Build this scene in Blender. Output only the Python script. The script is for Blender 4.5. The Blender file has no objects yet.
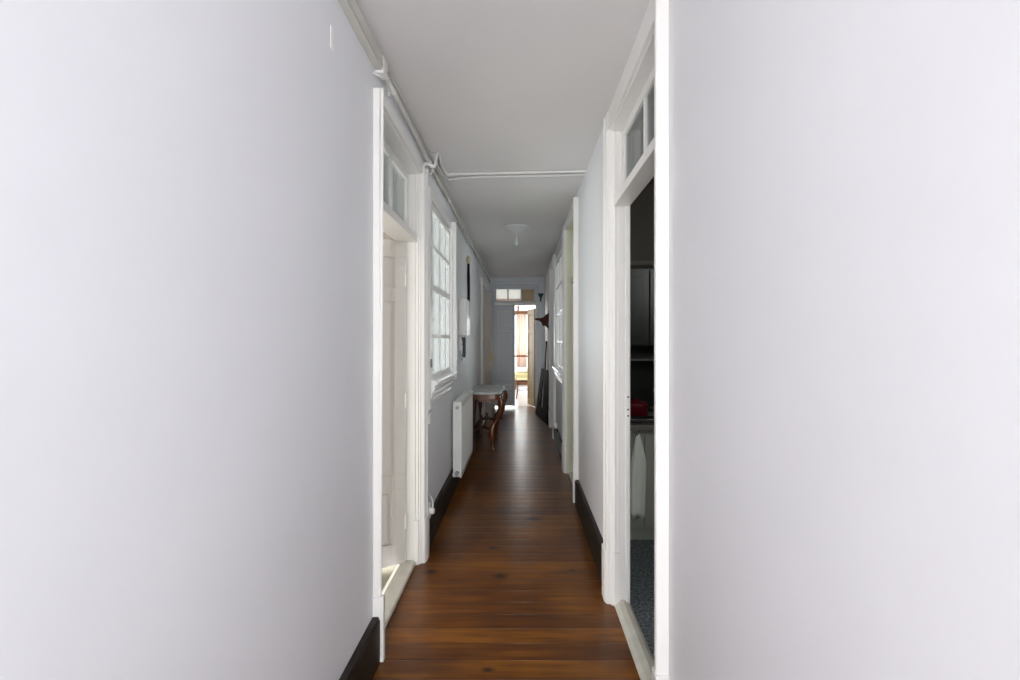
import bpy, bmesh, math, random
from mathutils import Vector, Matrix
random.seed(7)
SC = bpy.context.scene
COL = SC.collection

# ------------------------------------------------------------------ helpers
def box(bm, x0, x1, y0, y1, z0, z1, M=None):
    x0, x1 = min(x0, x1), max(x0, x1); y0, y1 = min(y0, y1), max(y0, y1); z0, z1 = min(z0, z1), max(z0, z1)
    co = [(x, y, z) for x in (x0, x1) for y in (y0, y1) for z in (z0, z1)]
    if M is not None: co = [M @ Vector(c) for c in co]
    v = [bm.verts.new(c) for c in co]
    for f in ((0,1,3,2),(4,6,7,5),(0,4,5,1),(2,3,7,6),(0,2,6,4),(1,5,7,3)):
        bm.faces.new([v[i] for i in f])

def tube(bm, pts, r, n=10, caps=True):
    P = [Vector(p) for p in pts]
    rs = r if isinstance(r, (list, tuple)) else [r]*len(P)
    rings = []
    prev = None
    for i, p in enumerate(P):
        if i == 0: d = P[1]-P[0]
        elif i == len(P)-1: d = P[-1]-P[-2]
        else: d = (P[i+1]-P[i]).normalized() + (P[i]-P[i-1]).normalized()
        d.normalize()
        if prev is None:
            up = Vector((0,0,1)) if abs(d.z) < .9 else Vector((1,0,0))
        else: up = prev
        a = up - d*up.dot(d); a.normalize(); b = d.cross(a); prev = a
        rings.append([bm.verts.new(p + (a*math.cos(t)+b*math.sin(t))*rs[i]) for t in [2*math.pi*k/n for k in range(n)]])
    for A, B in zip(rings, rings[1:]):
        for k in range(n):
            bm.faces.new((A[k], A[(k+1)%n], B[(k+1)%n], B[k]))
    if caps:
        bm.faces.new(list(reversed(rings[0]))); bm.faces.new(rings[-1])

def smooth_path(pts, n=8):
    """Catmull-Rom through points (tuples of any length)"""
    out = []
    P = [pts[0]] + list(pts) + [pts[-1]]
    for i in range(1, len(P)-2):
        for k in range(n):
            t = k/n
            out.append(tuple(0.5*((2*b) + (-a+c)*t + (2*a-5*b+4*c-d)*t*t + (-a+3*b-3*c+d)*t**3)
                             for a, b, c, d in zip(P[i-1], P[i], P[i+1], P[i+2])))
    out.append(tuple(pts[-1]))
    return out

def lathe(bm, prof, c, axis='z', n=24):
    rings = []
    for r, h in prof:
        ring = []
        for k in range(n):
            t = 2*math.pi*k/n
            a, b = r*math.cos(t), r*math.sin(t)
            if axis == 'z': p = (c[0]+a, c[1]+b, c[2]+h)
            elif axis == 'y': p = (c[0]+a, c[1]+h, c[2]+b)
            else: p = (c[0]+h, c[1]+a, c[2]+b)
            ring.append(bm.verts.new(p))
        rings.append(ring)
    for A, B in zip(rings, rings[1:]):
        for k in range(n):
            bm.faces.new((A[k], A[(k+1)%n], B[(k+1)%n], B[k]))
    bm.faces.new(list(reversed(rings[0]))); bm.faces.new(rings[-1])

def prism(bm, poly, lo, hi, axis='y'):
    """extrude 2-D polygon. axis = extrusion axis; poly in the two other axes (in xyz order)"""
    def P(a, b, h):
        return {'x': (h, a, b), 'y': (a, h, b), 'z': (a, b, h)}[axis]
    A = [bm.verts.new(P(a, b, lo)) for a, b in poly]
    B = [bm.verts.new(P(a, b, hi)) for a, b in poly]
    n = len(poly)
    for i in range(n): bm.faces.new((A[i], A[(i+1)%n], B[(i+1)%n], B[i]))
    bm.faces.new(list(reversed(A))); bm.faces.new(B)

def tag(o, label=None, cat=None, group=None, kind=None):
    if label: o['label'] = label
    if cat: o['category'] = cat
    if group: o['group'] = group
    if kind: o['kind'] = kind
    return o

def obj(name, bm, mat, parent=None, bevel=0, smooth=False, seg=2):
    bmesh.ops.recalc_face_normals(bm, faces=bm.faces[:])
    me = bpy.data.meshes.new(name); bm.to_mesh(me); bm.free()
    o = bpy.data.objects.new(name, me); COL.objects.link(o)
    mats = mat if isinstance(mat, (list, tuple)) else [mat]
    for m in mats: me.materials.append(m)
    if parent is not None:
        o.parent = parent
        o.matrix_parent_inverse = Matrix.Translation(-Vector(parent.location))
    if smooth:
        for p in me.polygons: p.use_smooth = True
    if bevel:
        b = o.modifiers.new('bevel', 'BEVEL'); b.width = bevel; b.segments = seg; b.limit_method = 'ANGLE'
    return o

def thing(name, label, cat, loc, group=None, kind=None):
    o = bpy.data.objects.new(name, None); COL.objects.link(o)
    o.location = loc; o.empty_display_size = .1
    return tag(o, label, cat, group, kind)

def NB(): return bmesh.new()

# ------------------------------------------------------------------ materials
def principled(name, color, rough=.5, metal=0, spec=.5, bump=0, bscale=60, var=0, vscale=3, coat=0, stretch=None):
    m = bpy.data.materials.new(name); m.use_nodes = True
    nt = m.node_tree; N = nt.nodes; L = nt.links
    p = N['Principled BSDF']
    p.inputs['Base Color'].default_value = (*color, 1)
    p.inputs['Roughness'].default_value = rough
    p.inputs['Metallic'].default_value = metal
    p.inputs['Specular IOR Level'].default_value = spec
    p.inputs['Coat Weight'].default_value = coat
    tc = N.new('ShaderNodeTexCoord'); mp = N.new('ShaderNodeMapping')
    L.new(tc.outputs['Object'], mp.inputs['Vector'])
    if stretch: mp.inputs['Scale'].default_value = stretch
    if var:
        n = N.new('ShaderNodeTexNoise'); n.inputs['Scale'].default_value = vscale; n.inputs['Detail'].default_value = 4
        L.new(mp.outputs[0], n.inputs['Vector'])
        r = N.new('ShaderNodeValToRGB')
        r.color_ramp.elements[0].position = .3; r.color_ramp.elements[1].position = .7
        r.color_ramp.elements[0].color = (*[max(0, c*(1-var)) for c in color], 1)
        r.color_ramp.elements[1].color = (*[min(1, c*(1+var)) for c in color], 1)
        L.new(n.outputs[0], r.inputs[0]); L.new(r.outputs[0], p.inputs['Base Color'])
    if bump:
        n2 = N.new('ShaderNodeTexNoise'); n2.inputs['Scale'].default_value = bscale; n2.inputs['Detail'].default_value = 3
        L.new(mp.outputs[0], n2.inputs['Vector'])
        b = N.new('ShaderNodeBump'); b.inputs['Strength'].default_value = bump; b.inputs['Distance'].default_value = .01
        L.new(n2.outputs[0], b.inputs['Height']); L.new(b.outputs[0], p.inputs['Normal'])
    return m

def glass_mat(name, tint, opac=.35, rough=.05, refl=.12):
    """old window glass: part clear, part milky"""
    m = bpy.data.materials.new(name); m.use_nodes = True
    nt = m.node_tree; N = nt.nodes; L = nt.links
    N.remove(N['Principled BSDF']); out = N['Material Output']
    tr = N.new('ShaderNodeBsdfTransparent'); tr.inputs[0].default_value = (*[.5+.5*c for c in tint], 1)
    df = N.new('ShaderNodeBsdfTranslucent'); df.inputs[0].default_value = (*tint, 1)
    dd = N.new('ShaderNodeBsdfDiffuse'); dd.inputs[0].default_value = (*tint, 1)
    gl = N.new('ShaderNodeBsdfGlossy'); gl.inputs['Roughness'].default_value = rough
    m0 = N.new('ShaderNodeMixShader'); m0.inputs[0].default_value = .5
    L.new(df.outputs[0], m0.inputs[1]); L.new(dd.outputs[0], m0.inputs[2])
    m1 = N.new('ShaderNodeMixShader'); m1.inputs[0].default_value = opac
    L.new(tr.outputs[0], m1.inputs[1]); L.new(m0.outputs[0], m1.inputs[2])
    fr = N.new('ShaderNodeFresnel'); fr.inputs[0].default_value = 1.45
    mul = N.new('ShaderNodeMath'); mul.operation = 'MULTIPLY_ADD'
    mul.inputs[1].default_value = .8; mul.inputs[2].default_value = refl*.2
    L.new(fr.outputs[0], mul.inputs[0])
    m2 = N.new('ShaderNodeMixShader'); L.new(mul.outputs[0], m2.inputs[0])
    L.new(m1.outputs[0], m2.inputs[1]); L.new(gl.outputs[0], m2.inputs[2])
    L.new(m2.outputs[0], out.inputs[0])
    return m

def floor_mat():
    m = bpy.data.materials.new('varnished_pine_boards'); m.use_nodes = True
    nt = m.node_tree; N = nt.nodes; L = nt.links
    p = N['Principled BSDF']
    tc = N.new('ShaderNodeTexCoord'); sx = N.new('ShaderNodeSeparateXYZ'); L.new(tc.outputs['Object'], sx.inputs[0])
    def M(op, a, b=None, c=None):
        n = N.new('ShaderNodeMath'); n.operation = op
        for i, v in enumerate((a, b, c)):
            if v is None: continue
            if isinstance(v, (int, float)): n.inputs[i].default_value = v
            else: L.new(v, n.inputs[i])
        return n.outputs[0]
    yy = M('DIVIDE', sx.outputs['Y'], .118)
    idx = M('FLOOR', yy); fr = M('FRACT', yy)
    wn = N.new('ShaderNodeTexWhiteNoise'); wn.noise_dimensions = '1D'; L.new(idx, wn.inputs['W'])
    # grain: stretched along X, offset per board
    cb = N.new('ShaderNodeCombineXYZ')
    L.new(M('MULTIPLY_ADD', sx.outputs['X'], 1.6, M('MULTIPLY', wn.outputs['Value'], 37)), cb.inputs[0])
    L.new(M('MULTIPLY', sx.outputs['Y'], 22), cb.inputs[1])
    n1 = N.new('ShaderNodeTexNoise'); n1.inputs['Scale'].default_value = 1.6; n1.inputs['Detail'].default_value = 5; n1.inputs['Distortion'].default_value = 0
    L.new(cb.outputs[0], n1.inputs['Vector'])
    n2 = N.new('ShaderNodeTexNoise'); n2.inputs['Scale'].default_value = 2.2; n2.inputs['Detail'].default_value = 3
    L.new(tc.outputs['Object'], n2.inputs['Vector'])
    t = M('ADD', M('MULTIPLY', n1.outputs[0], .45), M('ADD', M('MULTIPLY_ADD', wn.outputs['Value'], .12, .05), M('MULTIPLY', n2.outputs[0], .42)))
    r = N.new('ShaderNodeValToRGB'); L.new(t, r.inputs[0])
    e = r.color_ramp.elements
    e[0].position = .34; e[0].color = (.040, .010, .0015, 1)
    e[1].position = .74; e[1].color = (.27, .095, .008, 1)
    k = e.new(.52); k.color = (.118, .036, .0032, 1)
    # knots
    kd = None
    for kx, ky, s in ((-.2,3.27,.030),(-.133,2.88,.034),(-.59,2.93,.034),(-.15,2.06,.020),(.10,3.8,.045),(.06,3.95,.03),(.33,2.95,.018),(-.42,4.4,.03),(.2,5.0,.03)):
        dx = M('MULTIPLY', M('SUBTRACT', sx.outputs['X'], kx), .62); dy = M('SUBTRACT', sx.outputs['Y'], ky)
        d = M('DIVIDE', M('SQRT', M('ADD', M('MULTIPLY', dx, dx), M('MULTIPLY', dy, dy))), s)
        kd = d if kd is None else M('MINIMUM', kd, d)
    n3 = N.new('ShaderNodeTexNoise'); n3.inputs['Scale'].default_value = 40; L.new(tc.outputs['Object'], n3.inputs['Vector'])
    kd = M('ADD', kd, M('MULTIPLY', n3.outputs[0], .7))
    kr = N.new('ShaderNodeMapRange'); kr.inputs[1].default_value = .55; kr.inputs[2].default_value = 1.55; L.new(kd, kr.inputs[0])
    mx = N.new('ShaderNodeMix'); mx.data_type = 'RGBA'; L.new(kr.outputs[0], mx.inputs[0])
    mx.inputs[6].default_value = (.012, .005, .002, 1); L.new(r.outputs[0], mx.inputs[7])
    # seams
    ed = M('MINIMUM', fr, M('SUBTRACT', 1, fr))
    sr = N.new('ShaderNodeMapRange'); sr.inputs[1].default_value = .0; sr.inputs[2].default_value = .03; sr.inputs[3].default_value = .3; L.new(ed, sr.inputs[0])
    mx2 = N.new('ShaderNodeMix'); mx2.data_type = 'RGBA'; mx2.blend_type = 'MULTIPLY'; mx2.inputs[0].default_value = 1
    L.new(mx.outputs[2], mx2.inputs[6]); L.new(sr.outputs[0], mx2.inputs[7])
    L.new(mx2.outputs[2], p.inputs['Base Color'])
    p.inputs['Roughness'].default_value = .30
    L.new(M('MULTIPLY_ADD', n2.outputs[0], .06, .265), p.inputs['Roughness'])
    p.inputs['Specular IOR Level'].default_value = .33
    # board cupping + seam bump
    cup = M('MULTIPLY', M('POWER', M('MULTIPLY', M('ABSOLUTE', M('SUBTRACT', fr, .5)), 2), 2), -.28)
    h = M('ADD', M('ADD', cup, M('MULTIPLY', sr.outputs[0], .6)), M('MULTIPLY', n1.outputs[0], .05))
    b = N.new('ShaderNodeBump'); b.inputs['Strength'].default_value = .35; b.inputs['Distance'].default_value = .006
    L.new(h, b.inputs['Height']); L.new(b.outputs[0], p.inputs['Normal'])
    return m

def tile_mat():
    m = principled('blue_grey_vinyl', (.10, .115, .125), .4)
    nt = m.node_tree; N = nt.nodes; L = nt.links
    v = N.new('ShaderNodeTexNoise'); v.inputs['Scale'].default_value = 60; v.inputs['Detail'].default_value = 6
    tc = N.new('ShaderNodeTexCoord'); L.new(tc.outputs['Object'], v.inputs['Vector'])
    r = N.new('ShaderNodeValToRGB'); r.color_ramp.elements[0].position = .4; r.color_ramp.elements[1].position = .65
    r.color_ramp.elements[0].color = (.045, .055, .062, 1); r.color_ramp.elements[1].color = (.22, .25, .27, 1)
    L.new(v.outputs[0], r.inputs[0]); L.new(r.outputs[0], N['Principled BSDF'].inputs['Base Color'])
    return m

M = {}
M['wallL'] = principled('painted_plaster_left', (.78, .79, .82), .55, bump=.12, bscale=7, var=.015, vscale=2)
M['wallR'] = principled('painted_plaster_right', (.77, .765, .782), .55, bump=.10, bscale=7, var=.015, vscale=2)
M['wallF'] = principled('painted_plaster_end', (.74, .79, .82), .6, bump=.05, bscale=20)
M['ceil'] = principled('painted_ceiling', (.76, .745, .735), .7, bump=.08, bscale=6, var=.02, vscale=1.5)
M['trim'] = principled('white_gloss_paint', (.80, .79, .765), .34, bump=.012, bscale=12)
M['trimW'] = principled('bright_white_gloss', (.86, .86, .85), .28)
M['cream'] = principled('cream_paint', (.70, .70, .56), .4)
M['doorL'] = principled('door_paint_ivory', (.58, .555, .53), .4, bump=.03, bscale=30)
M['doorF'] = principled('door_paint_grey', (.60, .64, .67), .4)
M['base'] = principled('dark_brown_skirting', (.018, .014, .010), .5, spec=.25, var=.3, vscale=12)
M['thresh'] = principled('worn_painted_threshold', (.56, .54, .47), .5, bump=.2, bscale=18, var=.12, vscale=9)
M['floor'] = floor_mat()
M['tile'] = tile_mat()
M['pipe'] = principled('painted_conduit', (.60, .585, .54), .4)
M['pipeW'] = principled('white_conduit', (.72, .72, .71), .35)
M['metal'] = principled('grey_metal', (.35, .35, .34), .35, metal=.9)
M['darkmetal'] = principled('dark_iron', (.03, .03, .03), .4, metal=.6)
M['brass'] = principled('brass', (.75, .55, .18), .25, metal=1)
M['rad'] = principled('radiator_enamel', (.80, .81, .79), .25)
M['marble'] = principled('grey_green_marble', (.50, .54, .52), .15, var=.18, vscale=9)
M['mahog'] = principled('polished_mahogany', (.15, .048, .014), .22, var=.4, vscale=10, coat=.4, stretch=(1, 1, .3))
M['mahogD'] = principled('dark_carved_mahogany', (.06, .018, .008), .3, var=.3, vscale=12)
M['darkwood'] = principled('near_black_wood', (.009, .006, .005), .65, spec=.1, var=.3, vscale=9)
M['redwood'] = principled('reddish_carved_wood', (.085, .028, .015), .6, spec=.2, var=.4, vscale=20)
M['palewood'] = principled('pale_wood', (.45, .38, .26), .5, var=.15, vscale=20)
M['black'] = principled('black_plastic', (.02, .025, .025), .35)
M['green'] = principled('dark_green_enamel', (.012, .045, .035), .3)
M['plastic'] = principled('white_plastic', (.78, .78, .77), .35)
M['pane'] = glass_mat('milky_window_glass', (.62, .67, .68), .40)
M['paneD'] = glass_mat('transom_glass', (.36, .41, .41), .30)  # grey tint stands in for the blue-grey reflection in the transoms
M['paneC'] = glass_mat('clear_glass', (.75, .8, .82), .12)
M['paneB'] = glass_mat('brown_tint_glass', (.30, .24, .15), .8)  # brown of the wood beyond put into the pane colour
M['yellowdoor'] = principled('varnished_yellow_door', (.15, .088, .018), .5, spec=.2, var=.2, vscale=6, stretch=(3, 3, .5))
M['kcab'] = principled('kitchen_cabinet_sage', (.34, .345, .30), .5)
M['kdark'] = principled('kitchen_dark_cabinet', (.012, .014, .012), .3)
M['dimroom'] = principled('dim_room_umber', (.12, .10, .08), .6)  # dark brown carries the gloom of rooms beyond the hallway
M['dimend'] = principled('gloom_grey_green', (.12, .125, .10), .8)  # darkness of the left room put into its end wall colour
M['ktop'] = principled('worktop_grey', (.16, .15, .13), .35, var=.2, vscale=30)
M['red'] = principled('red_enamel', (.13, .004, .008), .4)
M['steel'] = principled('stainless', (.5, .5, .5), .25, metal=1)
M['towel'] = principled('tea_towel_cotton', (.80, .82, .74), .9, bump=.4, bscale=120)
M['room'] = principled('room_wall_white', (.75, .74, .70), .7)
M['roomfloor'] = principled('pale_stone_floor', (.36, .33, .25), .6, var=.1, vscale=5)
M['farfloor'] = principled('glare_pale_boards', (.40, .37, .36), .3, var=.12, vscale=8, stretch=(.6, 6, 1))  # glare on the far room floor put into the pale colour
M['curtain'] = principled('rose_beige_voile', (.70, .54, .45), .9, bump=.1)
M['oak'] = principled('brown_rail_wood', (.20, .085, .035), .4, var=.3, vscale=14)
M['straw'] = principled('straw_yellow_cloth', (.60, .55, .30), .9)
M['white'] = principled('white_cotton', (.8, .8, .8), .9)
M['bulb'] = principled('pale_glass_bulb', (.62, .68, .69), .15)
M['rosette'] = principled('plaster_rosette', (.72, .74, .73), .6)

WL, WR, H, YF, YB = -.69, .53, 2.88, 10.02, -2.2      # wall faces, ceiling, end wall, back wall
TL, TR = .14, .09

def wall_along_y(name, x0, x1, ya, yb, openings, mat, label):
    """openings: (y0,y1,z0,z1) sorted by y"""
    bm = NB(); y = ya
    for (a, b, c, d) in openings:
        box(bm, x0, x1, y, a, 0, H)
        if c > 0: box(bm, x0, x1, a, b, 0, c)
        if d < H: box(bm, x0, x1, a, b, d, H)
        y = b
    box(bm, x0, x1, y, yb, 0, H)
    return tag(obj(name, bm, mat), label, 'wall', kind='structure')

L_OPEN = [(2.14, 3.04, 0, 2.62), (3.36, 4.30, 1.18, 2.55), (7.85, 8.65, 0, 2.5)]
R_OPEN = [(1.67, 2.57, 0, 2.69), (4.24, 5.10, 0, 2.74), (5.50, 6.60, 1.10, 2.62), (6.93, 7.75, 0, 2.72)]
wall_along_y('wall_left', WL-TL, WL, YB, YF, L_OPEN, M['wallL'], 'pale lilac-white plaster wall along the left of the hallway')
wall_along_y('wall_right', WR, WR+TR, YB, YF, R_OPEN, M['wallR'], 'pale grey-white plaster wall along the right of the hallway')

# floor / ceiling
bm = NB(); box(bm, WL-.02, WR+.02, YB, YF+.25, -.06, 0)
tag(obj('floor', bm, M['floor']), 'glossy dark orange-brown floorboards laid across the hallway', 'floor', kind='structure')
bm = NB(); box(bm, WL-TL, WR+TR, YB, YF+.2, H, H+.1)
tag(obj('ceiling', bm, M['ceil']), 'flat grey-white painted ceiling of the hallway', 'ceiling', kind='structure')

# end wall with the double door opening
DX0, DX1, DZ = -.60, .335, 2.67
bm = NB()
box(bm, WL-TL, DX0, YF, YF+.2, 0, H); box(bm, DX1, WR+TR, YF, YF+.2, 0, H); box(bm, DX0, DX1, YF, YF+.2, DZ, H)
tag(obj('wall_far', bm, M['wallF']), 'bluish grey end wall around the double door', 'wall', kind='structure')
# back wall behind the viewer, with a window opening that lets in the daylight
bm = NB()
box(bm, WL-TL, -.5, YB-.15, YB, 0, H); box(bm, .35, WR+TR, YB-.15, YB, 0, H)
box(bm, -.5, .35, YB-.15, YB, 0, .5); box(bm, -.5, .35, YB-.15, YB, 2.6, H)
tag(obj('wall_back', bm, M['wallR']), 'wall behind the viewer with a tall window opening', 'wall', kind='structure')

# skirting boards
def skirting(name, xa, xb, segs, label):
    bm = NB()
    for a, b in segs:
        d = 1 if xb > xa else -1
        prism(bm, [(xa, 0), (xb, 0), (xb, .195), (xb-d*.008, .213), (xa, .213)], a, b, 'y')
    return tag(obj(name, bm, M['base']), label, 'baseboard', kind='structure')
skirting('baseboard_left', WL, WL+.035, [(YB, 2.105), (3.14, 7.77), (8.73, YF)], 'near-black brown skirting along the left wall')
skirting('baseboard_right', WR, WR-.035, [(YB, 1.612), (2.68, 4.17), (5.30, 6.86), (7.83, YF)], 'near-black brown skirting along the right wall')

# ------------------------------------------------------------------ door casings (trims)
def casing(name, side, y0, y1, ztop, wn, wf, p, label, plinth=.30, mat=None, headh=.10, groove=True):
    """side -1 left, +1 right. y0,y1 opening; wn/wf widths of the near and far uprights"""
    xw = WL if side < 0 else WR
    s = -side                         # direction into the corridor
    xf = xw + s*p
    xn = xw + s*min(p, .03) if side < 0 else xf
    bm = NB()
    box(bm, xw, xn, y0-wn, y0, 0, ztop+headh)
    box(bm, xw, xf, y1, y1+wf, 0, ztop+headh)
    box(bm, xw, xf-s*.004, y0, y1, ztop, ztop+headh)
    # rounded bead on the arrises
    for yy in (y0-wn+.008, y1+wf-.012):
        tube(bm, [(xn if yy < y0 else xf, yy, plinth), (xf, yy, ztop+headh)], .008, 8)
    if groove:
        box(bm, xf, xf+s*.006, y1+.012, y1+.03, plinth, ztop)
        for q in (.45, .62):
            tube(bm, [(xf, y1+wf*q, plinth), (xf, y1+wf*q, ztop)], .005, 6)
    # plinth blocks
    prism(bm, [(xw, y0-wn-.006), (xf+s*.010, y0-wn-.006), (xf+s*.010, y0-.004), (xw, y0-.004)], 0, plinth, 'z')
    prism(bm, [(xw, y1+.004), (xf+s*.004, y1+.004), (xf+s*.014, y1+.03), (xf+s*.014, y1+wf+.006), (xw, y1+wf+.006)], 0, plinth, 'z')
    return tag(obj(name, bm, mat or M['trim'], bevel=.004), label, 'door casing', kind='structure')

def lining(name, parent, side, y0, y1, ztop, xin, t=.012, mat=None, stop=None):
    """jamb lining of an opening: from wall face to xin"""
    xw = (WL if side < 0 else WR)
    bm = NB()
    xo = xw - side*.02
    box(bm, xo, xin, y0, y0+t, 0, ztop); box(bm, xo, xin, y1-t, y1, 0, ztop); box(bm, xo, xin, y0+t, y1-t, ztop-t, ztop)
    if stop:                                  # raised rebate strip
        a, b = stop
        box(bm, a, b, y0+t, y0+t+.014, 0, ztop-t); box(bm, a, b, y1-t-.014, y1-t, 0, ztop-t)
    # shallow flutes on far reveal
    xm = xo + side*.035
    box(bm, xm, xm+side*.01, y1-t-.008, y1-t, .3, ztop-t)
    box(bm, xm-side*.022, xm-side*.012, y1-t-.010, y1-t, .3, ztop-t)
    box(bm, xm-side*.022, xm+side*.012, y1-t-.014, y1-t, 0, .3)
    return obj(name, bm, mat or M['trim'], parent, bevel=.003)

casing('trim_1', -1, 2.14, 3.04, 2.62, .026, .10, .040, 'white moulded casing round the open door at left', headh=.058)
casing('trim_2', 1, 1.67, 2.57, 2.69, .048, .10, .040, 'white moulded casing round the kitchen doorway at right', headh=.11)
casing('trim_3', 1, 4.24, 5.10, 2.74, .06, .20, .040, 'white casing round the second doorway on the right wall', headh=.08)
casing('trim_4', 1, 6.93, 7.75, 2.72, .06, .08, .040, 'white casing round the farthest doorway on the right wall', headh=.08)
casing('trim_5', -1, 7.85, 8.65, 2.5, .07, .07, .03, 'white casing round the far doorway on the left wall', headh=.08)

def panelled_leaf(bm, w, t, z0, z1, panels, M4, sides=(1, -1), inset=.012, st=.085):
    """leaf in local coords: x 0..w, y -t/2..t/2; panels list of (x0,x1,z0,z1); M4 transform"""
    box(bm, 0, w, -t/2+inset, t/2-inset, z0, z1, M4)
    xs = sorted(set([0, w] + [p[0] for p in panels] + [p[1] for p in panels]))
    zs = sorted(set([z0, z1] + [p[2] for p in panels] + [p[3] for p in panels]))
    for i in range(len(xs)-1):
        for j in range(len(zs)-1):
            cx, cz = (xs[i]+xs[i+1])/2, (zs[j]+zs[j+1])/2
            if any(p[0] < cx < p[1] and p[2] < cz < p[3] for p in panels): continue
            box(bm, xs[i], xs[i+1], -t/2, t/2, zs[j], zs[j+1], M4)
    for (a, b, c, d) in panels:                    # raised fields with moulded edge
        g = .022
        if b-a > 3*g and d-c > 3*g:
            box(bm, a+g, b-g, -t/2+.006, t/2-.006, c+g, d-g, M4)

def frameM(px, py, ang):
    return Matrix.Translation((px, py, 0)) @ Matrix.Rotation(ang, 4, 'Z')

def lever(name, M4, x, z, y, out, dirn, mat, parent, plate=True):
    bm = NB()
    if plate: box(bm, x-.018, x+.018, y, y+out*.006, z-.11, z+.09, M4)
    P = [M4 @ Vector(v) for v in ((x, y, z), (x, y+out*.045, z), (x+dirn*.02, y+out*.055, z), (x+dirn*.11, y+out*.055, z-.004))]
    tube(bm, P, [.010, .009, .009, .007], 10)
    return obj(name, bm, mat, parent, smooth=False)

def hinge(M4, x, y, z, parent, mat):
    bm = NB(); P = [M4 @ Vector((x, y, z-.045)), M4 @ Vector((x, y, z+.045))]
    tube(bm, P, .007, 8); return obj('hinge', bm, mat, parent)

# ---- door 1 : open leaf on the left, with transom
d1 = thing('door_1', 'open ivory panelled door with transom light in the left wall', 'door', (-.76, 2.58, 0), kind='structure')
lining('door_frame', d1, -1, 2.14, 3.04, 2.62, WL-TL, stop=(-.765, -.80))
ang = math.atan2(-.504, -.863)
M4 = frameM(-.772, 3.005, ang)
bm = NB()
panelled_leaf(bm, .86, .038, .031, 2.149, [(.07, .40, 1.84, 2.04), (.46, .77, 1.84, 2.04), (.07, .40, .62, 1.75), (.46, .77, .62, 1.75), (.09, .40, .17, .52), (.46, .77, .17, .52)], M4, inset=.017)
leaf = obj('door_leaf', bm, M['doorL'], d1, bevel=.003)
for z in (.3, 1.1, 1.9): hinge(M4, -.002, .02, z, leaf, M['trim'])
lever('door_handle', M4, .80, 1.05, .019, 1, -1, M['metal'], leaf)
bm = NB(); prism(bm, [(WL, 2.153), (WL-.139, 2.153), (WL-.139, 2.212), (WL-.02, 2.212), (WL+.0, 2.195)], 2.152, 3.028, 'y')
obj('transom_bar', bm, M['trim'], d1, bevel=.003)
def sash_y(parent, xa, xb, y0, y1, z0, z1, ycuts, zcuts, fw=.045, mw=.024, mat=None, pane=None, name='sash', thickrails=()):
    """glazed sash lying in a plane X = const; bars + one pane mesh per light"""
    bm = NB()
    box(bm, xa, xb, y0, y0+fw, z0, z1); box(bm, xa, xb, y1-fw, y1, z0, z1)
    box(bm, xa, xb, y0+fw, y1-fw, z0, z0+fw); box(bm, xa, xb, y0+fw, y1-fw, z1-fw, z1)
    for y in ycuts: box(bm, xa, xb, y-mw/2, y+mw/2, z0+fw, z1-fw)
    for z in zcuts:
        w = .05 if z in thickrails else mw
        box(bm, xa-.002, xb+.002, y0+fw, y1-fw, z-w/2, z+w/2)
    s = obj(name, bm, mat or M['trim'], parent, bevel=.003)
    ys = [y0+fw] + [v for y in ycuts for v in (y-mw/2, y+mw/2)] + [y1-fw]
    zs = [z0+fw] + [v for z in zcuts for v in (z-mw/2, z+mw/2)] + [z1-fw]
    xm = (xa+xb)/2
    for i in range(0, len(ys), 2):
        for j in range(0, len(zs), 2):
            b = NB(); box(b, xm-.002, xm+.002, ys[i]-.003, ys[i+1]+.003, zs[j]-.003, zs[j+1]+.003)
            obj('pane', b, pane or M['pane'], s)
    return s
sash_y(d1, -.785, -.75, 2.152, 3.028, 2.212, 2.608, [2.63], [], fw=.05, pane=M['paneD'], name='transom_sash')
bm = NB(); box(bm, -.70, -.80, 2.135, 3.045, 0, .03)
obj('threshold', bm, M['thresh'], d1, bevel=.012, seg=3)
bm = NB(); box(bm, WL+.030, WL+.0325, 2.116, 2.139, 2.60, 2.677); obj('cream_corner_block', bm, M['cream'], d1)
# small marks on the casing: latch keep
bm = NB(); box(bm, -.770, -.735, 3.024, 3.029, 1.28, 1.36); obj('keep_plate', bm, M['trim'], d1)

# ---- door 2 : kitchen doorway at right (no leaf in view), transom, threshold
d2 = thing('door_2', 'open kitchen doorway with transom light in the right wall', 'door', (.58, 2.12, 0), kind='structure')
lining('door_frame', d2, 1, 1.67, 2.57, 2.69, WR+TR-.004, stop=(.588, .612))
bm = NB(); prism(bm, [(.522, 2.252), (.612, 2.252), (.612, 2.309), (.55, 2.309), (.522, 2.298)], 1.682, 2.558, 'y')
obj('transom_bar', bm, M['trim'], d2, bevel=.003)
sash_y(d2, .57, .60, 1.682, 2.558, 2.309, 2.678, [2.10], [], fw=.05, pane=M['paneD'], name='transom_sash')
bm = NB()
prism(bm, [(.53-.004, 0), (.53-.004, .012), (.545, .028), (.575, .034), (.600, .028), (.619, .012), (.619, 0)], 1.60, 2.575, 'y')
obj('threshold', bm, M['thresh'], d2, bevel=.004)
bm = NB(); box(bm, .590, .610, 2.539, 2.5435, 1.06, 1.20)
sp = obj('strike_plate', bm, M['trim'], d2)
bm = NB()
for z in (1.075, 1.11, 1.18): lathe(bm, [(.005, 0), (.005, .002)], (.600, 2.537, z), 'y', 8)
obj('screw', bm, M['redwood'], sp)

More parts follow.
